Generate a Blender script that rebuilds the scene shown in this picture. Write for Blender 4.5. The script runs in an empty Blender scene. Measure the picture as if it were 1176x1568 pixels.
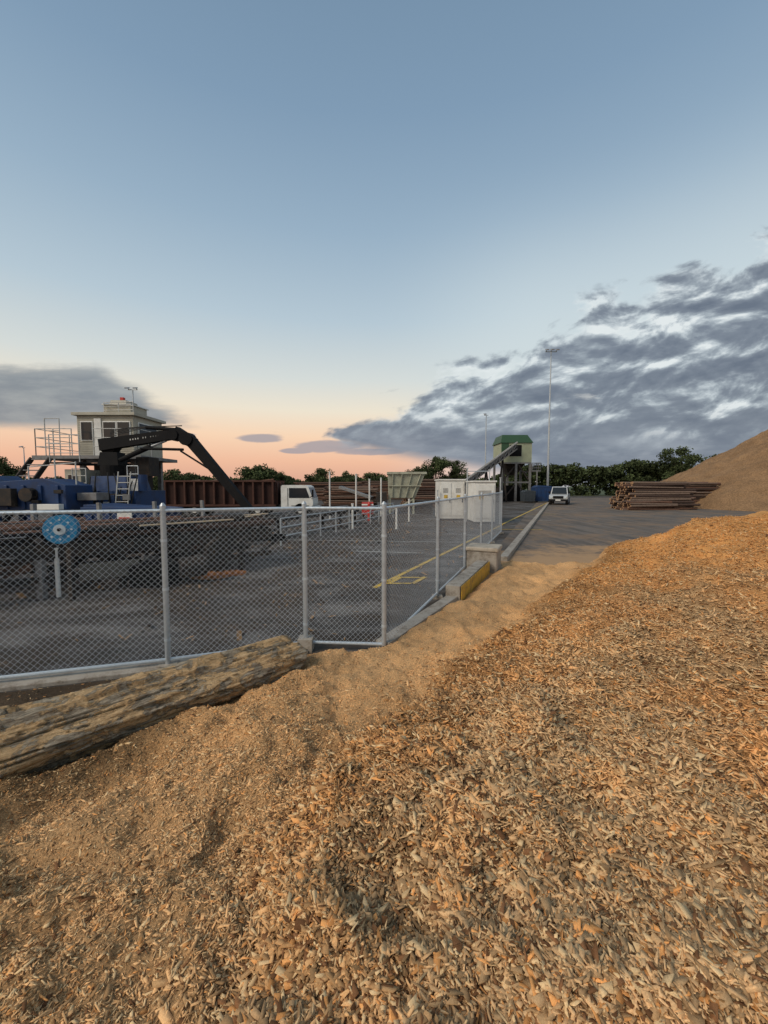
import bpy, bmesh, math, random
import numpy as np
from mathutils import Vector, Matrix
random.seed(7); rng=np.random.default_rng(11)
scene=bpy.context.scene
scene.view_settings.view_transform='Standard'; scene.view_settings.look='None'; scene.view_settings.exposure=0
COL=scene.collection

# ---------------------------------------------------------------- node helpers
class S:
    """socket wrapper with arithmetic"""
    def __init__(s,nt,sock): s.nt=nt; s.k=sock
    def _m(s,op,*a):
        n=s.nt.nodes.new('ShaderNodeMath'); n.operation=op
        for i,v in enumerate((s,)+a):
            if isinstance(v,S): s.nt.links.new(v.k,n.inputs[i])
            else: n.inputs[i].default_value=v
        return S(s.nt,n.outputs[0])
    def __add__(s,o): return s._m('ADD',o)
    def __sub__(s,o): return s._m('SUBTRACT',o)
    def __mul__(s,o): return s._m('MULTIPLY',o)
    def __truediv__(s,o): return s._m('DIVIDE',o)
    def mn(s,o): return s._m('MINIMUM',o)
    def mx(s,o): return s._m('MAXIMUM',o)
    def gt(s,o): return s._m('GREATER_THAN',o)
    def sq(s): return s._m('MULTIPLY',s)
    def step(s,a,b):
        n=s.nt.nodes.new('ShaderNodeMapRange'); n.interpolation_type='SMOOTHSTEP'
        s.nt.links.new(s.k,n.inputs[0]); n.inputs[1].default_value=a; n.inputs[2].default_value=b
        return S(s.nt,n.outputs[0])
def mixc(nt,f,a,b,mode='MIX'):
    n=nt.nodes.new('ShaderNodeMix'); n.data_type='RGBA'; n.blend_type=mode
    for i,v in ((0,f),(6,a),(7,b)):
        if isinstance(v,S): nt.links.new(v.k,n.inputs[i])
        elif isinstance(v,bpy.types.NodeSocket): nt.links.new(v,n.inputs[i])
        elif isinstance(v,(tuple,list)): n.inputs[i].default_value=(*v[:3],1)
        else: n.inputs[i].default_value=v
    return S(nt,n.outputs[2])
def noise(nt,vec,scale,detail=4,rough=.55,dist=0):
    n=nt.nodes.new('ShaderNodeTexNoise'); n.inputs['Scale'].default_value=scale
    n.inputs['Detail'].default_value=detail; n.inputs['Roughness'].default_value=rough
    n.inputs['Distortion'].default_value=dist
    if vec is not None: nt.links.new(vec,n.inputs['Vector'])
    return S(nt,n.outputs[0])
def mapping(nt,vec,scale,rot=(0,0,0),loc=(0,0,0)):
    n=nt.nodes.new('ShaderNodeMapping'); n.inputs['Scale'].default_value=scale; n.inputs['Rotation'].default_value=rot; n.inputs['Location'].default_value=loc
    nt.links.new(vec,n.inputs[0]); return n.outputs[0]
def newmat(name):
    m=bpy.data.materials.new(name); m.use_nodes=True; nt=m.node_tree
    return m,nt,nt.nodes['Principled BSDF']
def bump(nt,b,h,strength=.5,dist=.02):
    n=nt.nodes.new('ShaderNodeBump'); n.inputs['Strength'].default_value=strength; n.inputs['Distance'].default_value=dist
    nt.links.new(h.k,n.inputs['Height']); nt.links.new(n.outputs[0],b.inputs['Normal'])
def mat(name,c,rough=.6,metal=0,dirt=.35,dcol=None,scale=3,bmp=.15,spec=.4):
    m,nt,b=newmat(name)
    g=nt.nodes.new('ShaderNodeTexCoord').outputs['Object']
    n1=noise(nt,g,scale,6,.65); n2=noise(nt,g,scale*9,4,.6)
    dc=dcol or (c[0]*.35,c[1]*.32,c[2]*.28)
    f=(n1*.7+n2*.3).step(.42,.68)*dirt
    nt.links.new(mixc(nt,f,c,dc).k,b.inputs['Base Color'])
    nt.links.new((n2*.25+(rough-.1)).k,b.inputs['Roughness'])
    b.inputs['Metallic'].default_value=metal
    b.inputs['Specular IOR Level'].default_value=spec
    if bmp: bump(nt,b,n2,bmp,.01)
    return m
def attrmat(name,attr='Col',rough=.85,fine=120,lo=.55,hi=1.35,bstr=.5,bdist=.01,extra=None):
    m,nt,b=newmat(name)
    a=nt.nodes.new('ShaderNodeAttribute'); a.attribute_name=attr
    g=nt.nodes.new('ShaderNodeTexCoord').outputs['Object']
    n=noise(nt,g,fine,5,.7)
    v=n.step(.3,.7)*(hi-lo)+lo
    comb=nt.nodes.new('ShaderNodeCombineColor')
    for i in range(3): nt.links.new(v.k,comb.inputs[i])
    c=mixc(nt,1.0,a.outputs['Color'],comb.outputs[0],'MULTIPLY')
    nt.links.new(c.k,b.inputs['Base Color'])
    b.inputs['Roughness'].default_value=rough; b.inputs['Specular IOR Level'].default_value=.12
    if bstr: bump(nt,b,n,bstr,bdist)
    return m

# ---------------------------------------------------------------- mesh builder
class B:
    def __init__(s): s.v=[];s.f=[];s.mi=[];s.mats=[]
    def m(s,mt):
        if mt not in s.mats: s.mats.append(mt)
        return s.mats.index(mt)
    def add(s,vs,fs,mt):
        o=len(s.v); s.v+= [tuple(v) for v in vs]; k=s.m(mt)
        for f in fs: s.f.append([o+i for i in f]); s.mi.append(k)
    def box(s,x0,x1,y0,y1,z0,z1,mt,rot=0,piv=None,taper=None):
        vs=[Vector((x,y,z)) for z in (z0,z1) for x,y in ((x0,y0),(x1,y0),(x1,y1),(x0,y1))]
        if taper:
            cx=(x0+x1)/2; cy=(y0+y1)/2
            for v in vs[4:]: v.x=cx+(v.x-cx)*taper; v.y=cy+(v.y-cy)*taper
        if rot:
            p=Vector(piv) if piv else Vector(((x0+x1)/2,(y0+y1)/2,0)); R=Matrix.Rotation(rot,3,'Z'); p.z=0
            vs=[R@(v-p)+p for v in vs]
        s.add(vs,[(3,2,1,0),(4,5,6,7),(0,1,5,4),(1,2,6,5),(2,3,7,6),(3,0,4,7)],mt)
    def beam(s,a,b,w,h,mt,w2=None,h2=None):
        a=Vector(a);b=Vector(b);d=(b-a).normalized()
        up=Vector((0,0,1)) if abs(d.z)<.95 else Vector((0,1,0))
        r=d.cross(up).normalized(); u=r.cross(d)
        w2=w2 or w; h2=h2 or h
        vs=[a+r*i*w/2+u*j*h/2 for i,j in ((-1,-1),(1,-1),(1,1),(-1,1))]+[b+r*i*w2/2+u*j*h2/2 for i,j in ((-1,-1),(1,-1),(1,1),(-1,1))]
        s.add(vs,[(0,1,2,3),(7,6,5,4),(0,4,5,1),(1,5,6,2),(2,6,7,3),(3,7,4,0)],mt)
    def cyl(s,a,b,r,mt,n=10,r2=None,capmt=None):
        a=Vector(a);b=Vector(b);d=(b-a).normalized()
        up=Vector((0,0,1)) if abs(d.z)<.95 else Vector((0,1,0))
        x=d.cross(up).normalized(); y=x.cross(d); r2=r if r2 is None else r2
        c=[(math.cos(2*math.pi*i/n),math.sin(2*math.pi*i/n)) for i in range(n)]
        vs=[a+x*i*r+y*j*r for i,j in c]+[b+x*i*r2+y*j*r2 for i,j in c]
        s.add(vs,[(i,(i+1)%n,n+(i+1)%n,n+i) for i in range(n)],mt)
        s.add(vs[:n],[tuple(reversed(range(n)))],capmt or mt); s.add(vs[n:],[tuple(range(n))],capmt or mt)
    def prism(s,prof,y0,y1,mt,M=None):
        """profile in XZ extruded over Y"""
        n=len(prof); vs=[Vector((x,y0,z)) for x,z in prof]+[Vector((x,y1,z)) for x,z in prof]
        if M: vs=[M@v for v in vs]
        s.add(vs,[tuple(range(n)),tuple(reversed(range(n,2*n)))]+[(i,n+i,n+(i+1)%n,(i+1)%n) for i in range(n)],mt)
    def obj(s,name,bevel=0,smooth=False,M=None):
        me=bpy.data.meshes.new(name); me.from_pydata(s.v,[],s.f); 
        for m in s.mats: me.materials.append(m)
        me.polygons.foreach_set('material_index',s.mi)
        if smooth: me.polygons.foreach_set('use_smooth',[True]*len(s.f))
        bm=bmesh.new(); bm.from_mesh(me); bmesh.ops.recalc_face_normals(bm,faces=bm.faces); bm.to_mesh(me); bm.free()
        o=bpy.data.objects.new(name,me); COL.objects.link(o)
        if M: o.matrix_world=M
        if bevel:
            q=o.modifiers.new('b','BEVEL'); q.width=bevel; q.segments=2; q.limit_method='ANGLE'
        return o
def npmesh(name,V,F,mt,colors=None,smooth=False,k=4):
    me=bpy.data.meshes.new(name); me.vertices.add(len(V)); me.vertices.foreach_set('co',V.astype(np.float32).ravel())
    nf=len(F); me.loops.add(nf*k); me.loops.foreach_set('vertex_index',F.astype(np.int32).ravel())
    me.polygons.add(nf); me.polygons.foreach_set('loop_start',np.arange(nf,dtype=np.int32)*k)
    me.polygons.foreach_set('loop_total',np.full(nf,k,dtype=np.int32))
    if smooth: me.polygons.foreach_set('use_smooth',np.ones(nf,dtype=bool))
    me.update(calc_edges=True)
    if colors is not None:
        a=me.attributes.new('Col','FLOAT_COLOR','POINT')
        a.data.foreach_set('color',np.concatenate([colors,np.ones((len(V),1))],1).astype(np.float32).ravel())
    me.materials.append(mt); o=bpy.data.objects.new(name,me); COL.objects.link(o); return o

# ---------------------------------------------------------------- numpy noise
TB=[rng.random((256,256)) for _ in range(8)]
def vn(x,y,t=0):
    T=TB[t%8]; xi=np.floor(x).astype(int); yi=np.floor(y).astype(int); fx=x-xi; fy=y-yi
    fx=fx*fx*(3-2*fx); fy=fy*fy*(3-2*fy); x0=xi%256;x1=(xi+1)%256;y0=yi%256;y1=(yi+1)%256
    return (T[x0,y0]*(1-fx)+T[x1,y0]*fx)*(1-fy)+(T[x0,y1]*(1-fx)+T[x1,y1]*fx)*fy
def fbm(x,y,o=4,t=0):
    s=0;a=.5;n=0
    for i in range(o): s=s+a*vn(x*2**i+13.7*i,y*2**i+5.1*i,t+i); n+=a; a*=.5
    return s/n-.5
def sm(x,a,b):
    t=np.clip((x-a)/(b-a),0,1); return t*t*(3-2*t)
def sdist(x,y,P):
    """signed distance, + inside"""
    d=np.full(x.shape,1e9); ins=np.zeros(x.shape,bool); n=len(P)
    for i in range(n):
        ax,ay=P[i]; bx,by=P[(i+1)%n]; ex=bx-ax; ey=by-ay
        t=np.clip(((x-ax)*ex+(y-ay)*ey)/(ex*ex+ey*ey),0,1)
        d=np.minimum(d,np.hypot(x-ax-t*ex,y-ay-t*ey))
        c=((ay>y)!=(by>y)); xx=ax+(y-ay)/(ey if ey else 1e-9)*ex
        ins^=(c&(x<xx))
    return np.where(ins,d,-d)

# ---------------------------------------------------------------- camera
cd=bpy.data.cameras.new('camera'); cam=bpy.data.objects.new('camera',cd); COL.objects.link(cam)
EYE=2.07
cam.location=(0,0,EYE); cam.rotation_euler=(math.radians(90-3.7),0,0)
cd.sensor_fit='VERTICAL'; cd.sensor_height=36; cd.lens=14; cd.clip_start=.05; cd.clip_end=5000
scene.camera=cam

# ---------------------------------------------------------------- world
w=bpy.data.worlds.new('World'); scene.world=w; w.use_nodes=True; nt=w.node_tree; nt.nodes.clear()
try: w.cycles.sampling_method='MANUAL'; w.cycles.sample_map_resolution=256
except Exception: pass
out=nt.nodes.new('ShaderNodeOutputWorld'); bg=nt.nodes.new('ShaderNodeBackground')
tc=nt.nodes.new('ShaderNodeTexCoord').outputs['Generated']
sx=nt.nodes.new('ShaderNodeSeparateXYZ'); nt.links.new(tc,sx.inputs[0])
X,Y,Z=[S(nt,sx.outputs[i]) for i in range(3)]
def ramp(fac,stops):
    r=nt.nodes.new('ShaderNodeValToRGB'); nt.links.new(fac.k,r.inputs[0]); e=r.color_ramp.elements
    while len(e)<len(stops): e.new(.5)
    for i,(p,c) in enumerate(stops): e[i].position=p; e[i].color=(*c,1)
    return S(nt,r.outputs[0])
base=ramp(Z,[(0,(.66,.36,.27)),(.06,(.86,.50,.34)),(.12,(.93,.66,.46)),(.18,(.84,.76,.62)),(.25,(.66,.70,.68)),
  (.37,(.46,.57,.65)),(.52,(.31,.43,.55)),(.66,(.215,.325,.455)),(.8,(.165,.26,.375)),(1,(.15,.24,.36))])
Yp=Y.mx(.12); t=X/Yp; e=Z/Yp; front=Y.step(0,.2)
zc=Z.mx(0)+.16
cx=nt.nodes.new('ShaderNodeCombineXYZ'); nt.links.new((X/zc).k,cx.inputs[0]); nt.links.new((Y/zc).k,cx.inputs[1])
P=cx.outputs[0]
na=noise(nt,P,2.0,7,.52,.1)
# billowy cell field, rows tilted along the front
cz=nt.nodes.new('ShaderNodeCombineXYZ'); nt.links.new((t*5.2+e*2.0).k,cz.inputs[0]); nt.links.new((e*12-t*3.2).k,cz.inputs[1])
nb_=noise(nt,cz.outputs[0],1.0,9,.56,.25); nbb=noise(nt,mapping(nt,cz.outputs[0],(1,1,1),loc=(.04,.22,0)),1.0,5,.52,.25)
n1=na*.35+nb_*.65
n2=noise(nt,mapping(nt,P,(.6,1.0,1),(0,0,.5)),.9,4,.55,.2)
cy=nt.nodes.new('ShaderNodeCombineXYZ'); nt.links.new((t*3.2).k,cy.inputs[0]); nt.links.new((e*14).k,cy.inputs[1])
n4=noise(nt,cy.outputs[0],1.0,6,.6)
top=(t*.455+.235-e)
bot=(e-.085+t*.16+(n4-.5)*.05).step(-.02,.02)
den=(top*4.6).mn(.85)+(n1-.5)*2.7+(n2-.5)*.7
m1=den.step(.12,.40)*bot*front*top.step(-.06,.03)
relief=(nb_-nbb)*2.2
thick=((top*1.7).mn(.34)+(n1-.5)*1.5+(n2-.5)*.5+(n4-.5)*.3+relief)
ccol=ramp(thick+.06,[(0,(.76,.81,.82)),(.12,(.52,.58,.62)),(.26,(.31,.36,.41)),(.44,(.19,.225,.28)),(.8,(.125,.155,.21))])
low=(e.step(.05,.22))
ccol=mixc(nt,low,mixc(nt,n4.step(.38,.66),(.15,.185,.25),(.28,.32,.38)),ccol)
gap=(n4.step(.60,.68)*e.step(.12,.17)*e.step(.30,.22)*t.step(.4,.6))
ccol=mixc(nt,gap*.8,ccol,(.80,.80,.76))
ltop=((t*-.62+(-.125)).mn(.315)-e)
m2=(ltop*7+(n4-.5)*.9).step(0,.3)*(e-.135+(n4-.5)*.05).step(0,.03)*front*(t*-1).step(.38,.48)
lc=mixc(nt,n4.step(.35,.65),(.19,.225,.27),(.33,.36,.375))
def ell(tx,ex,wx,wy):
    return ((t-tx)/wx).sq()+((e-ex)/wy).sq()
m3=((ell(-.31,.118,.075,.014).mn(ell(-.14,.10,.10,.018)).mn(ell(-.22,.088,.05,.008)).mn(ell(-.04,.085,.1,.010)).mn(ell(-.52,.128,.06,.006)))*-1+1+(n4-.5)*3.0).step(.0,.5)*front
warmless=t.step(-.05,.4)*Z.step(.6,.3)
c=mixc(nt,warmless*.7,base,(.62,.71,.74))
c=mixc(nt,m3*.8,c,(.32,.31,.36))
c=mixc(nt,m2*.92,c,lc)
c=mixc(nt,m1*.97,c,ccol)
c=mixc(nt,(Z*-1).step(0,.02),c,(.12,.10,.09))
nt.links.new(c.k,bg.inputs[0]); bg.inputs[1].default_value=1.0
sky=nt.nodes.new('ShaderNodeTexSky'); sky.sky_type='NISHITA'; sky.sun_disc=False; sky.sun_elevation=math.radians(5); sky.sun_rotation=math.radians(215)
bg2=nt.nodes.new('ShaderNodeBackground'); nt.links.new(sky.outputs[0],bg2.inputs[0]); bg2.inputs[1].default_value=.004
ad=nt.nodes.new('ShaderNodeAddShader'); nt.links.new(bg.outputs[0],ad.inputs[0]); nt.links.new(bg2.outputs[0],ad.inputs[1])
nt.links.new(ad.outputs[0],out.inputs[0])
sl=bpy.data.lights.new('sun','SUN'); sl.energy=2.4; sl.angle=math.radians(22); sl.color=(1,.89,.74)
so=bpy.data.objects.new('sun',sl); COL.objects.link(so); so.rotation_euler=Vector((-.60,-.45,.62)).to_track_quat('Z','Y').to_euler(); so.location=(0,0,30)

# ---------------------------------------------------------------- ground + road
m,nt,b=newmat('asphalt_yard')
g=nt.nodes.new('ShaderNodeTexCoord').outputs['Object']
a1=noise(nt,g,.42,8,.68,.8); a2=noise(nt,g,60,4,.7); a3=noise(nt,mapping(nt,g,(.5,1.6,1),(0,0,.45)),.9,8,.68,.5); a4=noise(nt,g,3,7,.75)
c=mixc(nt,(a3*.75+a4*.25).step(.42,.60),(.050,.043,.038),(.165,.150,.138))
c=mixc(nt,(a1*.7+a4*.3).step(.47,.55)*.85,c,(.048,.033,.022))
c=mixc(nt,(a1*.4+a4*.6).step(.56,.64)*.6,c,(.22,.14,.08))
c=mixc(nt,a2.step(.35,.75)*.5,c,(.035,.031,.028))
sp=nt.nodes.new('ShaderNodeSeparateXYZ'); nt.links.new(g,sp.inputs[0]); gy=S(nt,sp.outputs[1])
far=gy.step(78,95)
c=mixc(nt,far,c,(.07,.085,.035))
nt.links.new(c.k,b.inputs['Base Color']); nt.links.new((a1*.3+.6).k,b.inputs['Roughness']); b.inputs['Specular IOR Level'].default_value=.2; bump(nt,b,a2+a4*.5,.7,.015)
ground=B(); ground.add([(-1500,-300,0),(1500,-300,0),(1500,2500,0),(-1500,2500,0)],[(0,1,2,3)],m); ground.obj('ground')

m,nt,b=newmat('asphalt_road')
g=nt.nodes.new('ShaderNodeTexCoord').outputs['Object']
a1=noise(nt,g,.45,7,.65,.6); a2=noise(nt,g,70,4,.7); a3=noise(nt,mapping(nt,g,(2.2,.25,1),(0,0,-.42)),1,5,.6); a4=noise(nt,g,4,5,.7)
c=mixc(nt,a3.step(.35,.65),(.095,.080,.068),(.165,.137,.115))
c=mixc(nt,(a1*.7+a4*.3).step(.47,.58)*.65,c,(.25,.16,.095))
c=mixc(nt,(a1*.5+a4*.5).step(.43,.36)*.6,c,(.055,.046,.038))
c=mixc(nt,a2.step(.4,.7)*.35,c,(.06,.053,.046))
sp=nt.nodes.new('ShaderNodeSeparateXYZ'); nt.links.new(g,sp.inputs[0]); gx=S(nt,sp.outputs[0]); gy=S(nt,sp.outputs[1])
dr=(gy*-1+gx*.35+11.2+(a1-.5)*8+(a4-.5)*4).step(-1.0,1.8)
c=mixc(nt,dr*.85,c,(.42,.26,.135))
nt.links.new(c.k,b.inputs['Base Color']); b.inputs['Roughness'].default_value=.8; b.inputs['Specular IOR Level'].default_value=.2; bump(nt,b,a2,.4,.01)
rd=B(); rd.add([(-.3,3.5,.004),(27.5,70,.004),(60,78,.004),(60,3.5,.004)],[(0,1,2,3)],m); rd.obj('road')

yel=mat('yellow_road_paint',(.62,.40,.05),.7,0,.85,(.08,.065,.05),6,.05)
whp=mat('white_road_paint',(.45,.45,.42),.7,0,.85,(.09,.085,.08),6,.05)
def strip(bd,a,b_,wd,z,mt):
    a=Vector(a);b_=Vector(b_);d=(b_-a).normalized();p=Vector((-d.y,d.x))*wd/2
    bd.add([(*(a-p),z),(*(b_-p),z),(*(b_+p),z),(*(a+p),z)],[(0,1,2,3)],mt)
mk=B()
strip(mk,(-.2,8.0),(6.3,21.2),.11,.009,yel); strip(mk,(6.3,21.3),(22,53),.12,.009,yel)
strip(mk,(.05,8.35),(.62,8.35),.1,.013,yel); strip(mk,(.35,8.9),(.95,8.9),.1,.013,yel); strip(mk,(.1,8.3),(.4,8.95),.1,.017,yel); strip(mk,(.6,8.3),(.95,8.95),.1,.017,yel)
for k in range(5):
    y=19+k*5.2; x=(y-8)*.495-.2; strip(mk,(x+.15,y),(x+2.3,y-.15),.12,.013,whp if k%2 else yel)
strip(mk,(-1,12.6),(1.2,12.2),.09,.009,whp); strip(mk,(-6,15.5),(2.8,14.6),.09,.009,whp)
mk.obj('yellow_road_markings')

conc=mat('concrete',(.36,.32,.27),.85,0,.8,(.13,.095,.065),5,.5)
yelc=mat('yellow_painted_concrete',(.60,.35,.04),.75,0,.85,(.17,.11,.06),7,.4)
kb=B()
def wallseg(bd,a,b_,wd,z0,z1,mt):
    a=Vector(a);b_=Vector(b_);bd.beam((a.x,a.y,(z0+z1)/2),(b_.x,b_.y,(z0+z1)/2),wd,z1-z0,mt)
wallseg(kb,(3.3,10.9),(19.8,48),.22,-.05,.13,conc)
kb.obj('concrete_kerb',.015)
wl=B()
wallseg(wl,(-.02,4.9),(1.22,7.0),.20,-.05,.12,conc); wallseg(wl,(1.225,7.0),(2.36,9.45),.26,-.05,.30,conc)
dv=Vector((2.36-1.225,9.45-7.0)).normalized(); pr=Vector((dv.y,-dv.x))*.135
wallseg(wl,Vector((1.25,7.02))+pr,Vector((2.38,9.4))+pr,.014,-.04,.297,yelc)
wl.obj('low_concrete_wall',.02)
bk=B(); bk.box(2.12,2.86,9.5,10.2,-.02,.50,conc,rot=-.42)
bk.box(2.09,2.89,9.47,10.23,.50,.60,mat('concrete_lit_top',(.46,.40,.32),.85,0,.6,(.2,.15,.1),7,.5),rot=-.42); bk.obj('concrete_block',.03)  # top slab in lighter concrete: the block's lit top face put into colour

# ---------------------------------------------------------------- wood chip heap
POLY=[(-9,-1.6),(-9,1.9),(-6.4,3.02),(-4.4,3.68),(-2.46,4.24),(-1.0,4.78),(-.4,4.75),(-.1,4.86),(.35,5.6),(.95,6.6),(1.35,6.95),(2.6,9.3),(3.2,10.6),(4.3,10.1),(5.5,10.3),(6.2,11.6),(8.5,13.6),(13,15.6),(28,17.5),(28,-8),(-9,-8)]
POLC=[(5.6,9.9),(3.3,7.4),(1.9,5.3),(.75,4.1),(.17,3.3),(-.2,2.4),(-.4,1.9),(-.6,0),(-.6,-8),(28,-8),(28,17.5),(13,15.6),(8.5,13.6),(6.2,11.6)]
def zones(x,y):
    wx=fbm(x*1.3,y*1.3,3,1)*.7; wy=fbm(x*1.3+9,y*1.3,3,2)*.7
    f=sm(x,-.5,2)*.5+.12
    return sdist(x+wx*f,y+wy*f,POLY), sdist(x+wx*1.3,y+wy*1.3,POLC)
def logd(x,y): return (x+.93)*.668-(y-4.22)*.743
def height(x,y,s=None,c=None):
    if s is None: s,c=zones(x,y)
    lg=logd(x,y)+fbm(x*2,y*2,3,7)*.15; fl=np.maximum(sm(lg,0,.32),sm(x,-1.05,-.7))
    h=-.03+.06*sm(s,-.10,.05)
    h+=fl*(.12*sm(s,-.05,.30)+.09*sm(s,.35,2.6)+.12*sm(lg,.5,1.4))
    h+=.19*sm(c,-.15,.5)+.30*sm(c,.4,3.2)*sm(y,-6,2)+.35*sm(c,.2,2.2)*sm(x,4,8)*sm(y,3,9)
    near=sm(-y,-2.5,0)*.08; h+=near*sm(s,0,1)
    inn=sm(s,-.1,.4)*(.25+.75*fl)
    bill=np.abs(fbm(x*2.3+5,y*2.3,3,2)); 
    h+=inn*(fbm(x*1.1,y*1.1,4,3)*.30+(.12-bill)*.28+fbm(x*5,y*5,3,4)*.09+fbm(x*16,y*16,3,5)*.04)
    hol=np.exp(-(((x+1.95)/.6)**2+((y-2.3)/.45)**2)); h-=.16*hol
    rows=np.sin((x*.8-y*.6)*7+fbm(x*.7,y*.7,3,6)*7); h+=.03*rows*sm(c,.3,1)*sm(np.hypot(x,y),1.8,3.5)
    al=(x*.43+y*.90); ac=(x*.90-y*.43)
    for c0,cs in ((-.62,0),(.45,0)):
        lane=np.exp(-((ac-c0-.15*np.sin(al*.7))/.24)**4); h+=inn*(1-sm(c,-.15,.15))*sm(y,3.4,4.4)*lane*(.03*np.sin(al*24+ac*9)-.045)
    al2=(x*.70+y*.71); ac2=(x*.71-y*.70)
    for c0 in (-.55,1.15,3.0):
        w_=.3*np.sin(al2*.5)+.25*fbm(al2*.4,ac2*0+c0,2,1); lane=np.exp(-((ac2-c0-w_)/.34)**4); brk=.5+.5*sm(fbm(x*1.2,y*1.2,2,0),-.1,.1)
        h+=sm(c,.35,.8)*sm(np.hypot(x,y),2.4,3.4)*lane*brk*(.038*np.sin(al2*23+ac2*4)-.03)
    return h
def colr(x,y,s,c):
    r=np.hypot(x,y)
    n=fbm(x*.9,y*.9,4,2)+.5; n2=fbm(x*2.6+4,y*2.6,3,5)+.5; n3=fbm(x*.5+20,y*.5,3,6)+.5
    saw=np.array([.78,.44,.195]); sawl=np.array([.70,.41,.19]); rust=np.array([.60,.315,.13]); ora=np.array([.76,.37,.125]); gry=np.array([.50,.33,.175])
    A=saw+(sawl-saw)*sm(n,.35,.65)[:,None]
    A=A+(sawl*.88-A)*(sm(-y,-3.4,-1.8)*.7)[:,None]
    Bc=rust+(gry-rust)*(sm(n,.46,.60)*.75)[:,None]
    Bc=Bc+(ora-Bc)*(np.clip(sm(y,4,9)+sm(n2,.55,.75)*.4,0,1))[:,None]
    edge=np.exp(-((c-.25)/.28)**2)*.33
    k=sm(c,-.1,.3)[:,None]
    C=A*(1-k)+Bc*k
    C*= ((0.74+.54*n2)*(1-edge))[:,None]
    lg=logd(x,y); beh=(1-sm(lg,.0,.2))*(1-sm(x,-1.05,-.7)); log_shade=(1-sm(lg,.3,.8))*(1-sm(x,-1.9,-1.2))*.6
    C=C*(1-log_shade)[:,None]  # shade in the hollow along the log, painted into the chip colour
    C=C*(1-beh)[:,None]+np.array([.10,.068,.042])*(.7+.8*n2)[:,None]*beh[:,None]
    return C
NR,NA=620,900
rr=.25*np.exp(np.linspace(0,1,NR)*math.log(30/.25)); aa=np.radians(np.linspace(-112,100,NA))
R,A=np.meshgrid(rr,aa,indexing='ij'); x=(R*np.sin(A)).ravel(); y=(R*np.cos(A)).ravel()
s,c=zones(x,y); z=height(x,y,s,c)
V=np.stack([x,y,z],1); idx=np.arange(NR*NA).reshape(NR,NA)
F=np.stack([idx[:-1,:-1],idx[:-1,1:],idx[1:,1:],idx[1:,:-1]],-1).reshape(-1,4)
keep=(s[F].max(1)>-.35); F=F[keep]
used=np.unique(F); mp=np.full(len(V),-1); mp[used]=np.arange(len(used))
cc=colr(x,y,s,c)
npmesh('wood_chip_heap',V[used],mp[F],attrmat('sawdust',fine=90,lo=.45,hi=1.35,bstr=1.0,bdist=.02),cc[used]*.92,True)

def chips(N,r0,r1,mult=1.0,a0=-72,a1=70):
    u=rng.random(N); r=(math.sqrt(r0)+u*(math.sqrt(r1)-math.sqrt(r0)))**2
    a=np.radians(a0+(a1-a0)*rng.random(N)); x=r*np.sin(a); y=r*np.cos(a)
    s,c=zones(x,y); k=sm(c,-.15,.35)
    pathy=np.exp(-((x+.30)**2)/.2)*sm(y,2.4,3)+sm(y,3.6,4.8)
    patch=.5+.9*sm(fbm(x*1.6,y*1.6,3,3),-.12,.14)
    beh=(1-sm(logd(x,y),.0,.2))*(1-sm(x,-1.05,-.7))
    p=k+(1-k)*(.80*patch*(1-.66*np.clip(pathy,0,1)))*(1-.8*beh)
    ok=(s>.0)&(rng.random(N)<p); x,y,s,c,k,r=[q[ok] for q in (x,y,s,c,k,r)]; n=len(x)
    L=np.exp(rng.normal(0,.45,n))*(.0135+.0145*k)*(1+.02*r)*mult
    L=np.clip(L,.005,.080); W=L*(.12+.32*rng.random(n)**1.4); T=np.minimum(.004,L*.10)
    z=height(x,y,s,c)+rng.random(n)*(.005+.013*k)
    yaw=rng.random(n)*2*np.pi; tl=rng.normal(0,.38,n)*(.6+.4*k); t2=rng.normal(0,.40,n)*(.6+.4*k)
    ax=np.stack([np.cos(yaw)*np.cos(tl),np.sin(yaw)*np.cos(tl),np.sin(tl)],1)
    bx=np.stack([-np.sin(yaw)*np.cos(t2),np.cos(yaw)*np.cos(t2),np.sin(t2)],1)
    nx=np.cross(ax,bx); P0=np.stack([x,y,z],1)
    e1=.25+.75*rng.random(n); sk=rng.normal(0,.10,n)
    vs=[]
    for tz in (-1,1):
        for (i,j) in ((-1,-1),(1,-1),(1,1),(-1,1)):
            ww=W*(e1 if i>0 else 1)
            vs.append(P0+ax*((i*.5+j*sk)*L)[:,None]+bx*(j*.5*ww)[:,None]+nx*(tz*.5*T)[:,None])
    V=np.stack(vs,1).reshape(-1,3)
    q=np.array([(4,5,6,7),(0,1,5,4),(1,2,6,5),(2,3,7,6),(3,0,4,7)])
    F=(np.arange(n)[:,None,None]*8+q[None]).reshape(-1,4)
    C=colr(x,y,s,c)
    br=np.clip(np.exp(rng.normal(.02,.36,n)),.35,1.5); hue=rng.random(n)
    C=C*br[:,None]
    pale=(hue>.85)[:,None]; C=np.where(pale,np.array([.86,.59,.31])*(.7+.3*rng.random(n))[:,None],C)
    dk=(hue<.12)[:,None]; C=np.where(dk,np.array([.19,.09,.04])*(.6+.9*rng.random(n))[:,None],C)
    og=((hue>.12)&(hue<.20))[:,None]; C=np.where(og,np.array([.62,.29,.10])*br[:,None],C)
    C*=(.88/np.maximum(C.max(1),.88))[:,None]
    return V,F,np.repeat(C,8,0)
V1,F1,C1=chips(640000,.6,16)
npmesh('wood_chips',V1,F1,attrmat('wood_chip',fine=260,lo=.75,hi=1.15,bstr=0,rough=.8),C1)

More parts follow.
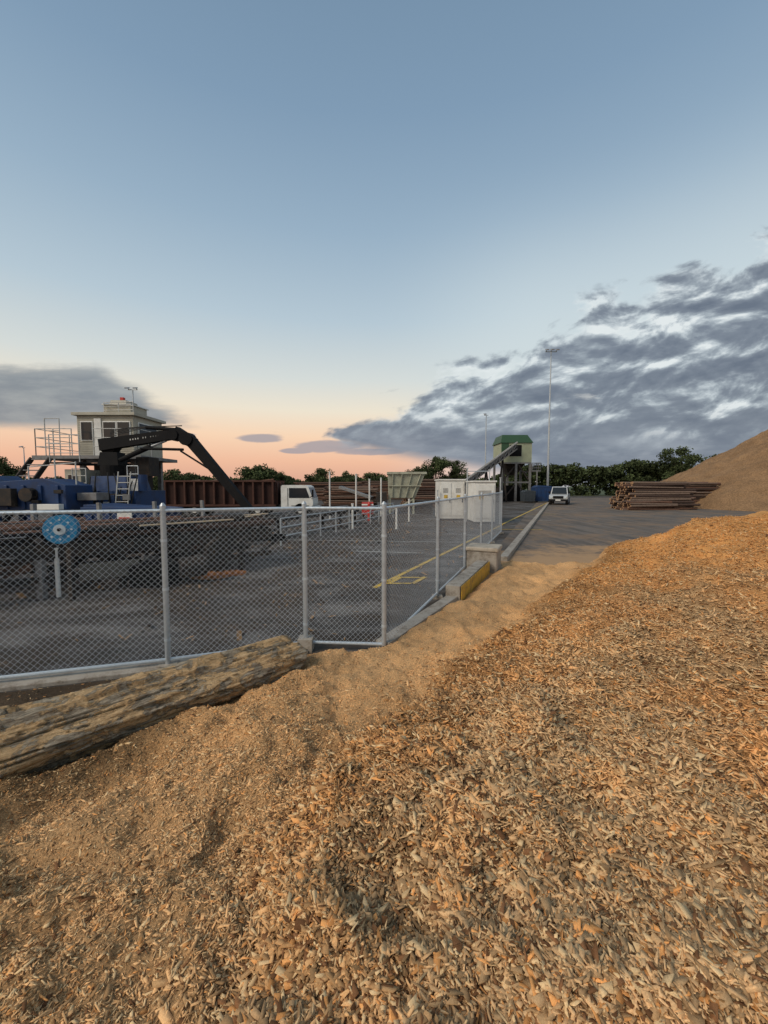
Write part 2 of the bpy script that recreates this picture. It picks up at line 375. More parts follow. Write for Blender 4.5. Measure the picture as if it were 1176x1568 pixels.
# ---------------------------------------------------------------- big log
m,nt,b=newmat('weathered_log_wood')
g=nt.nodes.new('ShaderNodeTexCoord').outputs['Object']
l1=noise(nt,mapping(nt,g,(3.0,18,18)),1.8,8,.72,.5); l2=noise(nt,mapping(nt,g,(3.2,6,6)),1.4,9,.72,.5); l3=noise(nt,mapping(nt,g,(12,90,90)),1,5,.75); l4=noise(nt,g,30,6,.75)
c=mixc(nt,l1.step(.40,.58),(.27,.215,.155),(.54,.45,.33))
c=mixc(nt,l2.step(.475,.50)*.9,c,mixc(nt,(l3*.6+l4*.4).step(.42,.58),(.82,.56,.30),(.56,.35,.17)))
c=mixc(nt,(l3*.5+l1*.5).step(.44,.39)*.8,c,(.09,.06,.04))
c=mixc(nt,(l2*.6+l4*.4).step(.43,.40)*.5,c,(.30,.25,.195))
nt.links.new(c.k,b.inputs['Base Color']); b.inputs['Roughness'].default_value=.9; b.inputs['Specular IOR Level'].default_value=.15; bump(nt,b,l1+l3*.7+l2.step(.47,.505)*.7+l4*.5,1.0,.035)
a=Vector((-4.4,1.12,.20)); e_=Vector((-1.0,4.20,.225)); d=(e_-a); Ln=d.length
NL,NC=560,200
U,Cc=np.meshgrid(np.linspace(0,Ln,NL),np.linspace(0,2*np.pi,NC,endpoint=False),indexing='ij')
cosC,sinC=np.cos(Cc),np.sin(Cc)
rad=.262-.022*U/Ln+fbm(U*1.2,cosC*1.5+5,4,0)*.07+fbm(U*1.0+8,sinC*1.5+5,4,3)*.07
rad+=fbm(U*1.6,cosC*9+30,3,1)*.038+fbm(U*1.6+4,sinC*9+30,3,4)*.038+fbm(U*14,Cc*6,3,5)*.014+fbm(U*40,Cc*12,2,2)*.007
pl=fbm(U*3.2,cosC*5+40,4,2)+fbm(U*3.2+7,sinC*5+40,4,6); rad+=.018*(pl>.03)
rad*=1+.07*np.cos(4*Cc+.4)
grv=np.abs(fbm(U*.5+2,cosC*3+9,4,6)+fbm(U*.5,sinC*3+19,4,1)); rad-=.045*(1-sm(grv,.0,.03))
kn=np.exp(-((U-3.55)**2/.012+(Cc-1.9)**2/.05)); rad+=.05*kn-.05*np.exp(-((U-3.55)**2/.002+(Cc-1.9)**2/.01))
LV=np.stack([U.ravel()+(.05*np.sin(Cc*3)*(U>Ln-.08)).ravel(),(rad*cosC).ravel(),(rad*sinC).ravel()],1)
idx=np.arange(NL*NC).reshape(NL,NC); nx=np.roll(idx,-1,1)
LF=np.stack([idx[:-1],idx[1:],nx[1:],nx[:-1]],-1).reshape(-1,4)
caps=[];CV=[LV];off=len(LV)
for row,sx_ in ((NL-1,.03),(0,-.03)):
    ring=idx[row]; prev=ring
    for q,dx in ((.93,1),(.6,1.15),(.25,1.0),(.02,1.1)):
        base_=LV[ring].copy(); base_[:,1:]*=q; base_[:,0]+=sx_*dx*(1+.5*np.sin(np.arange(NC)*.4)); CV.append(base_); cur=np.arange(off,off+NC); off+=NC
        f=np.stack([prev,cur,np.roll(cur,-1),np.roll(prev,-1)],-1); caps.append(f); prev=cur
lo=npmesh('fallen_log',np.concatenate(CV),np.concatenate([LF]+caps),m,None,True)
lo.location=a; lo.rotation_mode='QUATERNION'; lo.rotation_quaternion=d.to_track_quat('X','Z')
bm=bmesh.new(); bm.from_mesh(lo.data); bmesh.ops.recalc_face_normals(bm,faces=bm.faces); bm.to_mesh(lo.data); bm.free()

# ---------------------------------------------------------------- chain link fence
galv=mat('galvanised_steel',(.48,.51,.53),.45,.55,.45,(.22,.23,.24),5,.1)
wire=mat('galvanised_wire',(.50,.52,.54),.5,.4,.3,(.3,.3,.3),9,0)
rail=mat('galvanised_rail',(.58,.64,.68),.4,.5,.35,(.32,.33,.35),5,.05)
fb=B()
posts=[(-6.4,3.2),(-4.4,3.86),(-2.46,4.42),(-.99,4.93),(0,4.86)]
sd=Vector((.41,1)).normalized(); q=Vector(posts[-1])
for L in (2.6,2.6,2.6,2.6,3.2): 
    q=q+sd*L; posts.append((q.x,q.y))
TOP=1.80
for i,(px,py) in enumerate(posts):
    main=.030
    fb.cyl((px,py,-.02),(px,py,TOP+.05),main,galv,14)
    fb.cyl((px,py,TOP+.05),(px,py,TOP+.085),main*1.15,galv,14,.012)
    fb.box(px-.09,px+.09,py-.09,py+.09,-.01,.055 if i!=3 else .16,conc)
    for zz in (.32,.9,1.45): fb.cyl((px,py,zz),(px,py,zz+.03),main*1.13,rail,14)
def wires(bd,A,Bp,z0,z1,pitch=.066,r=.0017):
    A=Vector(A);Bp=Vector(Bp);L=(Bp-A).length;dd=(Bp-A)/L;nn=Vector((-dd.y,dd.x))*.0025; H=z1-z0
    k=-H
    while k<L:
        s0=max(0,k); s1=min(L,k+H)
        if s1-s0>.01:
            z_0=z0+(s0-k); z_1=z0+(s1-k)
            p=A+dd*s0+nn; q_=A+dd*s1+nn; bd.cyl((p.x,p.y,z_0),(q_.x,q_.y,z_1),r,wire,3)
            p=A+dd*s0-nn; q_=A+dd*s1-nn; bd.cyl((p.x,p.y,z1-(s0-k)),(q_.x,q_.y,z1-(s1-k)),r,wire,3)
        k+=pitch*random.uniform(.96,1.04)
for i in range(len(posts)-1):
    A=posts[i];Bq=posts[i+1]
    d2=(Vector(Bq)-Vector(A)).normalized()*.04
    side=Vector((d2.y,-d2.x)).normalized()*.03
    zb=.10
    fb.cyl((*A,TOP),(*Bq,TOP),.020,rail,10); fb.cyl((*A,zb),(*Bq,zb),.020,rail,10)
    wires(fb,Vector(A)+side,Vector(Bq)+side,zb-.0,TOP+.01)
fb.obj('chain_link_fence',smooth=False)
ft=B()
for i in range(0,3): wallseg(ft,posts[i],posts[i+1],.24,-.05,.045,conc)
ft.obj('fence_footing',.01)

# ---------------------------------------------------------------- generic materials
black=mat('black_steel',(.008,.008,.009),.7,0,.2,(.03,.025,.02),3,spec=.12)
dsteel=mat('dark_steel',(.028,.026,.025),.7,.0,.6,(.085,.055,.035),4,spec=.2)
gsteel=mat('grey_steel',(.20,.20,.20),.55,.3,.65,(.08,.06,.045),4)
blue=mat('blue_machine_paint',(.015,.045,.13),.5,0,.6,(.03,.028,.03),2.5,spec=.3)
blue2=mat('bright_blue_paint',(.02,.20,.38),.45,0,.3,(.03,.08,.12),4)
white=mat('white_paint',(.70,.69,.65),.5,0,.45,(.36,.33,.28),2)
railw=mat('weathered_white_rail',(.50,.49,.46),.6,0,.5,(.2,.18,.15),4)
beige=mat('beige_cladding',(.42,.39,.31),.6,0,.5,(.22,.19,.15),2)
glass=mat('dark_glass',(.02,.025,.03),.12,0,.1,(.02,.02,.02),3,0)
rust=mat('rusty_brown_paint',(.045,.022,.018),.75,0,.7,(.022,.014,.012),2,spec=.15)
rust2=mat('rusty_brown_rib',(.080,.036,.026),.75,0,.7,(.035,.02,.016),3,spec=.2)
rubber=mat('black_rubber',(.02,.02,.02),.85,0,.4,(.06,.05,.04),4)
dgreen=mat('dark_green_roof',(.03,.075,.035),.5,0,.3,(.03,.06,.035),1)
lgreen=mat('pale_green_cladding',(.33,.36,.25),.6,0,.45,(.2,.2,.15),1)
hopg=mat('pale_hopper_paint',(.38,.38,.29),.6,0,.6,(.17,.14,.10),2)
bark=mat('log_bark',(.14,.07,.045),.9,0,.7,(.045,.028,.02),6,.6)
bark2=mat('log_bark_grey',(.17,.115,.085),.9,0,.6,(.06,.042,.032),6,.6)
bark3=mat('log_bark_dark',(.065,.038,.028),.9,0,.6,(.025,.02,.016),6,.6)
logend=mat('log_end_grain',(.36,.21,.11),.85,0,.6,(.16,.09,.05),8,.2)
redp=mat('red_paint',(.45,.03,.02),.4,0,.2,(.2,.02,.02),3)
lampm=mat('lamp_housing',(.35,.36,.38),.4,.3,.2)
ribw=mat('chrome_hub',(.55,.62,.66),.4,.2,.2)
plank=mat('pale_timber',(.50,.38,.25),.85,0,.6,(.22,.15,.09),5,.4)

# ---------------------------------------------------------------- control tower
def railing(bd,pts,h,mt,r=.03,mid=2,sp=.9):
    for i in range(len(pts)-1):
        a=Vector(pts[i]);b_=Vector(pts[i+1]);L=(b_-a).length;n=max(1,round(L/sp))
        for k in range(n+1):
            p=a+(b_-a)*k/n; bd.cyl(p,p+Vector((0,0,h)),r,mt,6)
        for k in range(mid+1):
            zz=Vector((0,0,h*(k+1)/(mid+1))); bd.cyl(a+zz,b_+zz,r*.85,mt,6)
t_=B(); x0,x1,y0,y1=-13.1,-10.7,17.2,19.4
t_.box(x0,x1,y0,y1,3.35,5.08,beige)
t_.box(x0-.14,x1+.14,y0-.14,y1+.14,5.08,5.2,beige)
t_.box(-12.25,-11.1,17.7,18.9,5.2,5.62,beige); t_.box(-12.1,-11.35,17.8,18.7,5.62,5.86,beige,taper=.9); t_.box(-12.32,-11.03,17.63,18.97,5.62,5.66,white)
t_.box(-11.75,-11.6,18.0,18.15,5.86,6.02,redp)
for a0,a1,zb,zt in ((-12.9,-12.45,4.05,4.8),(-11.95,-11.45,4.05,4.8),(-11.35,-10.85,4.05,4.8)):
    t_.box(a0-.04,a1+.04,y0-.045,y0-.002,zb-.04,zt+.04,white); t_.box(a0,a1,y0-.06,y0-.046,zb,zt,glass)
t_.box(-12.35,-12.05,y0-.05,y0-.002,3.36,4.95,white)
t_.box(x1+.002,x1+.04,17.5,18.9,3.95,4.85,white); t_.box(x1+.041,x1+.055,17.55,18.85,4.0,4.8,glass)
for i in range(22): t_.box(x0+.02,x1-.02,y0-.012,y0-.001,3.4+.078*i,3.43+.078*i,beige)
for xx in (x0+.1,x1-.1):
    for yy in (y0+.1,y1-.1): t_.beam((xx,yy,0),(xx,yy,3.3),.18,.18,gsteel)
t_.beam((x0+.1,y0+.1,.3),(x1-.1,y0+.1,3.0),.1,.1,gsteel); t_.beam((x1-.1,y0+.1,.3),(x0+.1,y0+.1,3.0),.1,.1,gsteel)
t_.box(x0+.2,x1-.4,17.8,19.2,0,3.1,dsteel)
t_.box(-14.5,x1+.7,16.5,y1,3.2,3.34,gsteel)
railing(t_,[(-14.4,19.3,3.34),(-14.4,16.6,3.34),(-12.9,16.6,3.34)],1.1,railw,.022)
railing(t_,[(-12.0,16.6,3.34),(-10.2,16.6,3.34),(-10.2,17.6,3.34)],1.1,railw,.022)
railing(t_,[(-13.9,16.5,3.34),(-13.3,16.5,3.34)],1.5,railw,.022)
railing(t_,[(-12.2,17.6,5.2),(-10.8,17.4,5.2)],.5,railw,.02)
for k in range(14): t_.box(-14.45-.02*k,-13.8,16.4-.2*k,16.58-.2*k,3.15-.23*k,3.19-.23*k,gsteel)
for xx in (-14.5,-13.75): t_.beam((xx,16.5,3.2),(xx,13.7,0),.06,.2,dsteel)
t_.obj('control_tower',.01)

# ---------------------------------------------------------------- log crane
k_=B()
k_.box(-11.4,-9.1,14.6,16.6,.95,1.9,blue); k_.box(-11.0,-9.5,14.75,16.3,1.9,2.45,blue,taper=.85)
for xx in (-11.2,-9.3):
    for yy in (14.75,16.4): k_.box(xx-.14,xx+.14,yy-.14,yy+.14,0,.95,blue)
k_.box(-11.1,-9.4,14.5,14.59,1.1,1.8,dsteel); 
for i in range(6): k_.box(-11.0+.27*i,-10.86+.27*i,14.45,14.499,1.15,1.75,blue)
k_.cyl((-10.35,15.3,2.4),(-10.35,15.3,2.85),.42,black,20)
k_.box(-10.75,-9.95,15.0,15.6,2.85,3.35,black,taper=.8)
k_.beam((-10.55,15.3,3.3),(-10.2,15.3,3.75),.35,.45,black)
k_.beam((-10.7,15.2,3.62),(-7.5,14.7,3.98),.26,.44,black,.24,.34)
k_.beam((-7.62,14.7,4.04),(-6.9,14.62,3.62),.26,.44,black,.24,.38)
k_.beam((-7.05,14.63,3.75),(-4.85,14.3,1.25),.24,.38,black,.2,.26)
k_.cyl((-7.15,14.45,3.78),(-7.15,14.85,3.78),.24,black,16); k_.cyl((-7.65,14.5,3.92),(-7.65,14.9,3.92),.2,black,16)
k_.cyl((-9.9,15.05,3.05),(-8.6,14.85,3.55),.09,black,10); k_.cyl((-8.7,14.87,3.51),(-8.0,14.76,3.74),.045,galv,10)
k_.cyl((-8.7,14.75,4.22),(-7.5,14.65,4.12),.07,black,10); k_.cyl((-8.9,14.7,3.45),(-7.3,14.6,3.4),.05,black,8)
k_.cyl((-7.4,14.6,3.35),(-6.2,14.45,2.62),.035,black,8)
for i in range(5):
    p=None
    for j in range(9):
        u=j/8; q=Vector((-10.2+2.9*u,15.05-.5*u,3.92+.33*u+.12*math.sin(u*math.pi+i*.3)+.03*i))
        if p: k_.cyl(p,q,.015,rubber,5)
        p=q
for i in range(12):
    if i in(4,7): continue
    xx=-9.4+.105*i; k_.box(xx,xx+.05,14.862-.0155*i,14.875-.0155*i,3.76+.0118*i,3.82+.0118*i,railw)
k_.cyl((-4.82,14.3,1.25),(-4.75,14.3,.95),.07,black)
for sg in (-1,1):
    pr_=Vector((-4.75,14.3,.95))
    for a_ in (.5,1.1,1.7,2.2):
        q=pr_+Vector((sg*math.sin(a_+.4)*.25,0,-math.cos(a_-.6)*.2)); k_.beam(pr_,q,.2,.07,black); pr_=q
k_.box(-11.9,-11.3,14.9,16.1,1.9,2.7,beige); k_.box(-12.3,-11.2,14.7,16.3,2.9,2.96,dsteel)
k_.box(-11.75,-11.45,14.86,14.898,2.1,2.5,glass)
railing(k_,[(-12.3,14.75,2.96),(-11.2,14.75,2.96)],1.0,railw,.02)
k_.box(-9.6,-9.1,15.5,16.2,2.46,3.2,dsteel); k_.box(-11.05,-10.7,15.9,16.3,2.46,3.5,gsteel)
k_.box(-9.75,-9.15,14.9,15.3,1.9,2.35,white); k_.cyl((-9.0,14.9,1.9),(-9.0,14.9,2.5),.16,blue,14)
railing(k_,[(-9.5,14.8,1.92),(-9.1,14.8,1.92)],.9,galv,.02)
railing(k_,[(-11.4,14.62,1.92),(-10.9,14.62,1.92)],.8,railw,.02)
for xx in (-9.75,-9.3): k_.cyl((xx,14.35,.9),(xx+.12,14.5,2.6),.022,railw,6)
for i in range(7): k_.cyl((-9.73+.016*i,14.37+.02*i,1.05+.23*i),(-9.28+.016*i,14.37+.02*i,1.05+.23*i),.018,railw,6)
for i in range(16):
    xx=random.uniform(-11.3,-9.2); z_=random.uniform(1.0,1.7); k_.box(xx,xx+random.uniform(.1,.35),14.4-.003*i,14.44,z_,z_+random.uniform(.08,.22),random.choice([dsteel,gsteel,black,railw]))
for i in range(10):
    xx=random.uniform(-11.3,-9.2); k_.cyl((xx,14.42,random.uniform(1,1.5)),(xx+random.uniform(-.4,.4),14.6,random.uniform(2,2.7)),.025,rubber,6)
k_.obj('log_loader_crane',.012)

n_=B()
n_.prism([(-17,1.3),(-11.9,1.3),(-11.9,2.1),(-12.6,2.32),(-14.2,2.2),(-14.5,2.42),(-17,2.35)],13.2,14.4,blue)
for i in range(9): n_.box(-16.6+.55*i,-16.5+.55*i,13.14,13.199,1.32,2.1,blue)
n_.box(-17,-11.7,13.1,13.18,1.2,1.3,railw); n_.box(-11.85,-11.2,13.6,14.2,1.6,1.85,gsteel)
n_.box(-12.6,-11.9,12.9,13.1,1.32,1.5,white)
n_.box(-14.4,-13.4,12.9,13.12,1.45,2.0,dsteel); n_.cyl((-13,12.95,1.8),(-13,13.2,1.8),.22,dsteel,14); n_.box(-16,-15,12.95,13.12,1.5,2.2,dsteel)
for i in range(12):
    xx=random.uniform(-15.5,-12); z_=random.uniform(1.4,2.1); n_.box(xx,xx+random.uniform(.08,.4),13.0-.004*i,13.09,z_,z_+random.uniform(.05,.2),random.choice([dsteel,gsteel,black,white]))
for i in range(5):
    for yy in (13.3,14.3): n_.box(-16.8+1.2*i,-16.6+1.2*i,yy-.1,yy+.1,0,1.3,blue)
n_.beam((-16.6,13.3,.2),(-14.4,13.3,1.2),.1,.1,dsteel); n_.beam((-14.2,13.3,.2),(-12,13.3,1.2),.1,.1,dsteel)
for xx,zt in ((-12.7,3.0),(-12.0,2.9),(-13.6,2.75)): n_.cyl((xx,13.8,2.1),(xx,13.8,zt),.025,railw,6)
n_.cyl((-13.6,13.8,2.72),(-12.0,13.8,2.86),.02,railw,6)
o=n_.obj('blue_debarking_machine',.012); o.location=(1.6,-.3,0)

q_=B(); q_.prism([(-9.3,.55),(-7.2,.55),(-6.9,1.35),(-9.3,1.5)],12.3,13.7,blue); q_.box(-9.35,-6.85,12.24,12.3,1.3,1.42,blue)
for i in range(4): q_.box(-9.1+.55*i,-9.02+.55*i,12.25,12.3,.6,1.3,blue)
q_.box(-8.2,-7.75,12.2,12.235,1.02,1.28,white); q_.box(-8.15,-7.8,12.185,12.199,1.06,1.12,redp)
for xx in (-9,-7.6):
    for yy in (12.5,13.5): q_.cyl((xx,yy-.1,.3),(xx,yy+.1,.3),.3,rubber,16)
q_.obj('blue_skip_trailer',.012)

# ---------------------------------------------------------------- log infeed deck (near left)
D0=Vector((-9.2,4.55,0)); D1=Vector((-2.95,10.3,0)); dd=(D1-D0).normalized(); pp=Vector((-dd.y,dd.x,0)); LL=(D1-D0).length
def DP(u,v,z): r=D0+dd*u+pp*v; return Vector((r.x,r.y,z))
k_=B()
for v in (0,1.3,2.6):
    k_.beam(DP(0,v,.86),DP(LL,v,.86),.14,.26,dsteel); k_.beam(DP(0,v,.35),DP(LL,v,.35),.1,.12,dsteel)
u=.2
while u<LL:
    for v in (0,1.3,2.6): k_.beam(DP(u,v,0),DP(u,v,.75),.12,.12,gsteel if u<4.5 else dsteel)
    k_.beam(DP(u,-.1,1.02),DP(u,2.7,1.02),.1,.08,dsteel)
    k_.beam(DP(u,.02,.1),DP(u+1.1,.02,.72),.05,.06,dsteel)
    k_.beam(DP(u,2.65,1.05),DP(u,2.75,1.65),.08,.1,gsteel)
    u+=1.25
for i in range(int(LL/.16)): k_.beam(DP(.16*i,.0,1.0),DP(.16*i+.1,.0,1.0),.07,.05,black)
for i in range(30):
    u0=.2+random.random()*4.5; v=.25+.085*i; zz=1.10+random.random()*.10
    k_.cyl(DP(u0,v,zz),DP(u0+2.5+random.random()*2.2,v+random.uniform(-.2,.2),zz+random.uniform(-.05,.10)),random.uniform(.03,.085),random.choice([dsteel,bark3,bark,dsteel,black]),9,capmt=logend)
for i in range(9):
    u0=4.2+random.random()*1.2; v=.2+.27*i
    k_.cyl(DP(u0,v,1.1),DP(8.2+random.random()*.6,v+random.uniform(-.1,.1),1.12),random.uniform(.05,.10),random.choice([dsteel,bark3,bark]),9,capmt=logend)
for i in range(5): k_.beam(DP(5.6+.5*i,.3+.3*i,1.22),DP(7.6+.4*i,.2+.35*i,1.25),.14,.03,plank)
k_.beam(DP(4.5,-.09,.42),DP(5.5,-.09,.40),.02,.33,mat('grey_cover_sheet',(.13,.12,.10),.75,0,.7,(.06,.05,.04),3))
for i in range(7): k_.cyl(DP(.3+.5*i,-.12,.1),DP(.3+.5*i,-.12,1.15),.022,gsteel,6)
for zz in (.3,.5,.8,1.15): k_.cyl(DP(.1,-.14,zz),DP(3.2+zz*.5,-.14,zz+.02),.016,gsteel,6)
k_.beam(DP(7.3,-.1,.5),DP(7.9,-.1,.85),.15,.1,dsteel); k_.cyl(DP(7.1,-.25,.55),DP(7.1,.2,.55),.3,dsteel,16)
for i in range(18):
    u0=random.uniform(1.5,8); k_.beam(DP(u0,random.uniform(.1,2.4),random.uniform(.05,.7)),DP(u0+random.uniform(.3,1.4),random.uniform(.1,2.4),random.uniform(.05,.8)),.08,random.uniform(.05,.2),random.choice([black,dsteel,bark3,gsteel]))
k_.box(-5.2,-4.4,8.0,8.6,0,.45,black); k_.cyl((-4.3,8.3,.35),(-3.9,8.6,.35),.22,dsteel,14)
k_.obj('log_infeed_conveyor',.008)
h_=B(); c0=Vector((-5.65,6.95,1.32)); ax=Vector((.35,-.93,0))
h_.cyl(c0-ax*.09,c0-ax*.06,.25,blue2,28); h_.cyl(c0+ax*.06,c0+ax*.09,.25,blue2,28); h_.cyl(c0-ax*.06,c0+ax*.06,.2,rubber,24)
h_.cyl(c0+ax*.09,c0+ax*.115,.09,ribw,18); h_.cyl(c0+ax*.115,c0+ax*.13,.03,black,10)
for i in range(8):
    a_=i*math.pi/4; sdv=Vector((ax.y,-ax.x,0)); dr=sdv*math.cos(a_)+Vector((0,0,1))*math.sin(a_)
    h_.cyl(c0+ax*.09+dr*.17,c0+ax*.097+dr*.17,.018,ribw,8)
h_.beam((-5.65,7.1,0),(-5.65,7.1,1.3),.08,.08,dsteel)
h_.obj('hose_reel')
p_=B(); p_.cyl((-6.1,7.35,0),(-6.1,7.35,.9),.038,white,12); p_.cyl((-6.1,7.35,.9),(-6.1,7.35,.93),.045,white,12); p_.obj('white_bollard')

# ---------------------------------------------------------------- rolloff container + truck
r_=B(); X0,X1,Y0,Y1=-14.9,-7.35,27,29.4
r_.box(X0,X1,Y0,Y1,.75,.87,rust)
r_.box(X0,X1,Y0,Y0+.06,.87,2.35,rust); r_.box(X0,X1,Y1-.06,Y1,.87,2.35,rust); r_.box(X0,X0+.06,Y0+.06,Y1-.06,.87,2.35,rust); r_.box(X1-.06,X1,Y0+.06,Y1-.06,.87,2.35,rust)
r_.box(X0-.05,X1+.05,Y0-.20,Y0+.07,2.352,2.47,rust2); r_.box(X0-.05,X1+.05,Y1-.07,Y1+.09,2.352,2.47,rust)
r_.box(X0-.05,X1+.05,Y0-.18,Y0-.002,.70,.84,rust2)
for i in range(12):
    xx=X0+.1+i*(X1-X0-.3)/11; r_.box(xx,xx+.12,Y0-.19,Y0-.002,.842,2.35,rust2)
for yy in (27.2,28.1,29): r_.box(X1+.002,X1+.08,yy,yy+.1,.8,2.35,rust2)
for i in range(60):
    xx=random.uniform(X0+.2,X1-1.6); yy=random.uniform(Y0+.2,Y1-.3); z_=2.1+random.uniform(0,.35); r_.cyl((xx,yy,z_),(xx+random.uniform(.8,1.5),yy+random.uniform(-.2,.2),z_+random.uniform(-.1,.15)),.06,random.choice([bark,bark2,bark3]),6)
r_.obj('rolloff_container',.01)
t_=B()
t_.box(-14.6,-5.0,27.5,27.75,.5,.69,black); t_.box(-14.6,-5.0,28.6,28.85,.5,.69,black)
for xx in (-14,-12.9,-8.6,-5.7):
    for yy in (27.05,29.05): t_.cyl((xx,yy,.45),(xx,yy+.3,.45),.45,rubber,20); t_.cyl((xx,yy-.01,.45),(xx,yy+.31,.45),.2,white,14)
cab=[(-7.0,.6),(-4.95,.6),(-4.82,.85),(-4.85,1.25),(-5.15,2.05),(-5.35,2.15),(-6.9,2.15),(-7.0,2.05)]
t_.prism(cab,27.05,29.2,white)
t_.prism([(-6.45,1.28),(-5.05,1.28),(-5.3,1.95),(-6.45,1.95)],27.03,27.045,glass)
t_.add([(-4.84,27.15,1.27),(-4.84,29.1,1.27),(-5.12,29.1,1.98),(-5.12,27.15,1.98)],[(0,1,2,3)],glass)
t_.box(-4.85,-4.7,27.05,29.2,.45,.68,white); t_.box(-4.84,-4.8,27.2,27.5,.75,.95,ribw)
t_.beam((-5.0,27.0,1.3),(-4.75,26.8,1.55),.04,.04,black); t_.box(-4.85,-4.75,26.7,26.9,1.35,1.85,black)
t_.box(-6.55,-6.53,27.02,27.049,.7,1.95,black); t_.box(-6.3,-5.1,27.03,27.048,.72,.76,black)
t_.obj('hooklift_truck',.03)

# ---------------------------------------------------------------- galvanised cattle rails, posts
g_=B()
railing(g_,[(-3.6,13.8,0),(-1.2,20.5,0),(.6,26,0)],.95,galv,.03,2,1.5)
railing(g_,[(-4.6,15.2,0),(-2.0,22,0)],1.0,gsteel,.035,2,1.6)
g_.beam((-5.6,13.2,.75),(-1.6,22,.75),.5,.18,dsteel); 
for i in range(7):
    u=i/6; g_.beam((-5.6+4*u,13.2+8.8*u,0),(-5.6+4*u,13.2+8.8*u,.7),.12,.12,dsteel)
g_.obj('galvanised_guard_rail')
for i,(px,py,h) in enumerate(((-3.4,25,2.95),(-1.75,25,2.8),(-.95,26,2.5),(-.2,27,2.6),(-1.5,19,1.2),(1.45,23,1.3),(.6,19,1.1))):
    b_=B(); b_.cyl((px,py,0),(px,py,h),.05,white,10); b_.cyl((px,py,h),(px,py,h+.05),.065,white,10); b_.box(px-.12,px+.12,py-.12,py+.12,0,.03,gsteel); b_.obj('white_marker_post')
f_=B(); f_.box(-1.35,-.65,24.2,24.7,.35,1.1,redp); f_.box(-1.35,-.65,24.17,24.195,.9,1.0,white); f_.cyl((-.9,24.1,.0),(-.9,24.1,1.0),.09,redp,12); f_.cyl((-.9,24.1,1.0),(-.9,24.1,1.15),.09,redp,12,.03); f_.box(-1.3,-1.2,24.3,24.4,0,.35,dsteel); f_.box(-.8,-.7,24.3,24.4,0,.35,dsteel); f_.obj('fire_extinguisher_cabinet',.01)
h_=B()
h_.add([(.3,29.3,3.05),(3.05,29.3,3.05),(3.05,32,3.05),(.3,32,3.05),(.35,29.6,1.2),(2.3,29.6,1.2),(2.3,31.6,1.2),(.35,31.6,1.2)],[(0,1,5,4),(1,2,6,5),(2,3,7,6),(3,0,4,7),(4,5,6,7)],hopg)
h_.box(.22,3.13,29.2,29.3,2.95,3.12,hopg); h_.box(.22,.3,29.3,32,2.95,3.12,hopg); h_.box(3.05,3.13,29.3,32,2.95,3.12,hopg)
for i in range(4):
    h_.beam((.65+.68*i,29.25,2.95),(.6+.5*i,29.54,1.25),.07,.07,hopg)
h_.beam((.3,29.38,2.1),(2.75,29.38,2.1),.08,.08,hopg)
for xx in (.45,2.2):
    for yy in (29.7,31.5): h_.beam((xx,yy,0),(xx,yy,1.3),.14,.14,hopg)
h_.beam((.45,29.7,.2),(2.2,29.7,1.1),.08,.08,hopg); h_.box(-.6,.2,29.4,30.4,.9,1.6,dsteel); h_.box(2.4,3.6,29.5,31,0,1.0,dsteel)
h_.beam((-.9,30,1.2),(-3.4,31,2.0),.5,.2,gsteel)
h_.obj('pale_green_hopper',.01)

def cabinet(x0,x1,y0,y1,zt,doors):
    c_=B(); c_.box(x0,x1,y0,y1,.12,zt,white); c_.box(x0-.06,x1+.06,y0-.06,y1+.06,zt,zt+.08,white); c_.box(x0+.05,x1-.05,y0+.05,y1-.05,0,.12,dsteel)
    W=(x1-x0)/doors
    for i in range(doors):
        a=x0+W*i+.06; c_.box(a,a+W-.12,y0-.03,y0-.002,.3,zt-.15,white); c_.box(a+W-.22,a+W-.18,y0-.06,y0-.031,1.1,1.35,black)
        for j in range(5): c_.box(a+.15,a+W-.3,y0-.042,y0-.031,zt-.5-.06*j,zt-.475-.06*j,gsteel)
        c_.box(a+.2,a+.42,y0-.04,y0-.031,1.35,1.55,yel)
    return c_.obj('electrical_cabinet',.012)
cabinet(3.35,4.85,24,26,2.42,2); cabinet(4.95,6.1,21.8,24.2,2.3,1)
pz=B()
for xx,yy,h in ((4.9,23.5,3.1),(6.2,23.5,3.0),(3.2,23.8,1.8),(6.3,21.6,2.5)): pz.cyl((xx,yy,0),(xx,yy,h),.035,galv,8); pz.cyl((xx,yy,h),(xx,yy,h+.05),.06,galv,8)
pz.cyl((4.9,23.5,2.95),(6.2,23.5,2.95),.025,galv,8)
pz.obj('conduit_frame')

# ---------------------------------------------------------------- chip bin tower and conveyor
c_=B(); a0,a1,y0,y1=15.8,19.9,54,58
c_.box(a0,a1,y0,y1,5.3,7.9,lgreen)
c_.add([(a0-.15,y0-.15,7.9),(a1+.15,y0-.15,7.9),(a1+.15,y1+.15,7.9),(a0-.15,y1+.15,7.9),(a0+.2,y0+.4,9.0),(a1-.5,y0+.4,9.0),(a1-.5,y1-.4,9.0),(a0+.2,y1-.4,9.0)],[(0,1,5,4),(1,2,6,5),(2,3,7,6),(3,0,4,7),(4,5,6,7),(3,2,1,0)],dgreen)
c_.box(a0-.02,a0+1.0,y0-.03,y0-.002,6.3,7.9,dgreen); c_.box(a0+1.1,a0+2.7,y0-.06,y0-.002,6.1,7.6,black)  # flat black sheet on the front wall paints the shade inside an opening
for i in range(9): c_.box(a0+2.85+.13*i,a0+2.9+.13*i,y0-.03,y0-.002,5.35,7.85,lgreen)
for xx in (a0+.15,(a0+a1)/2,a1-.15):
    for yy in (y0+.15,y1-.15): c_.beam((xx,yy,0),(xx,yy,5.3),.28,.28,gsteel)
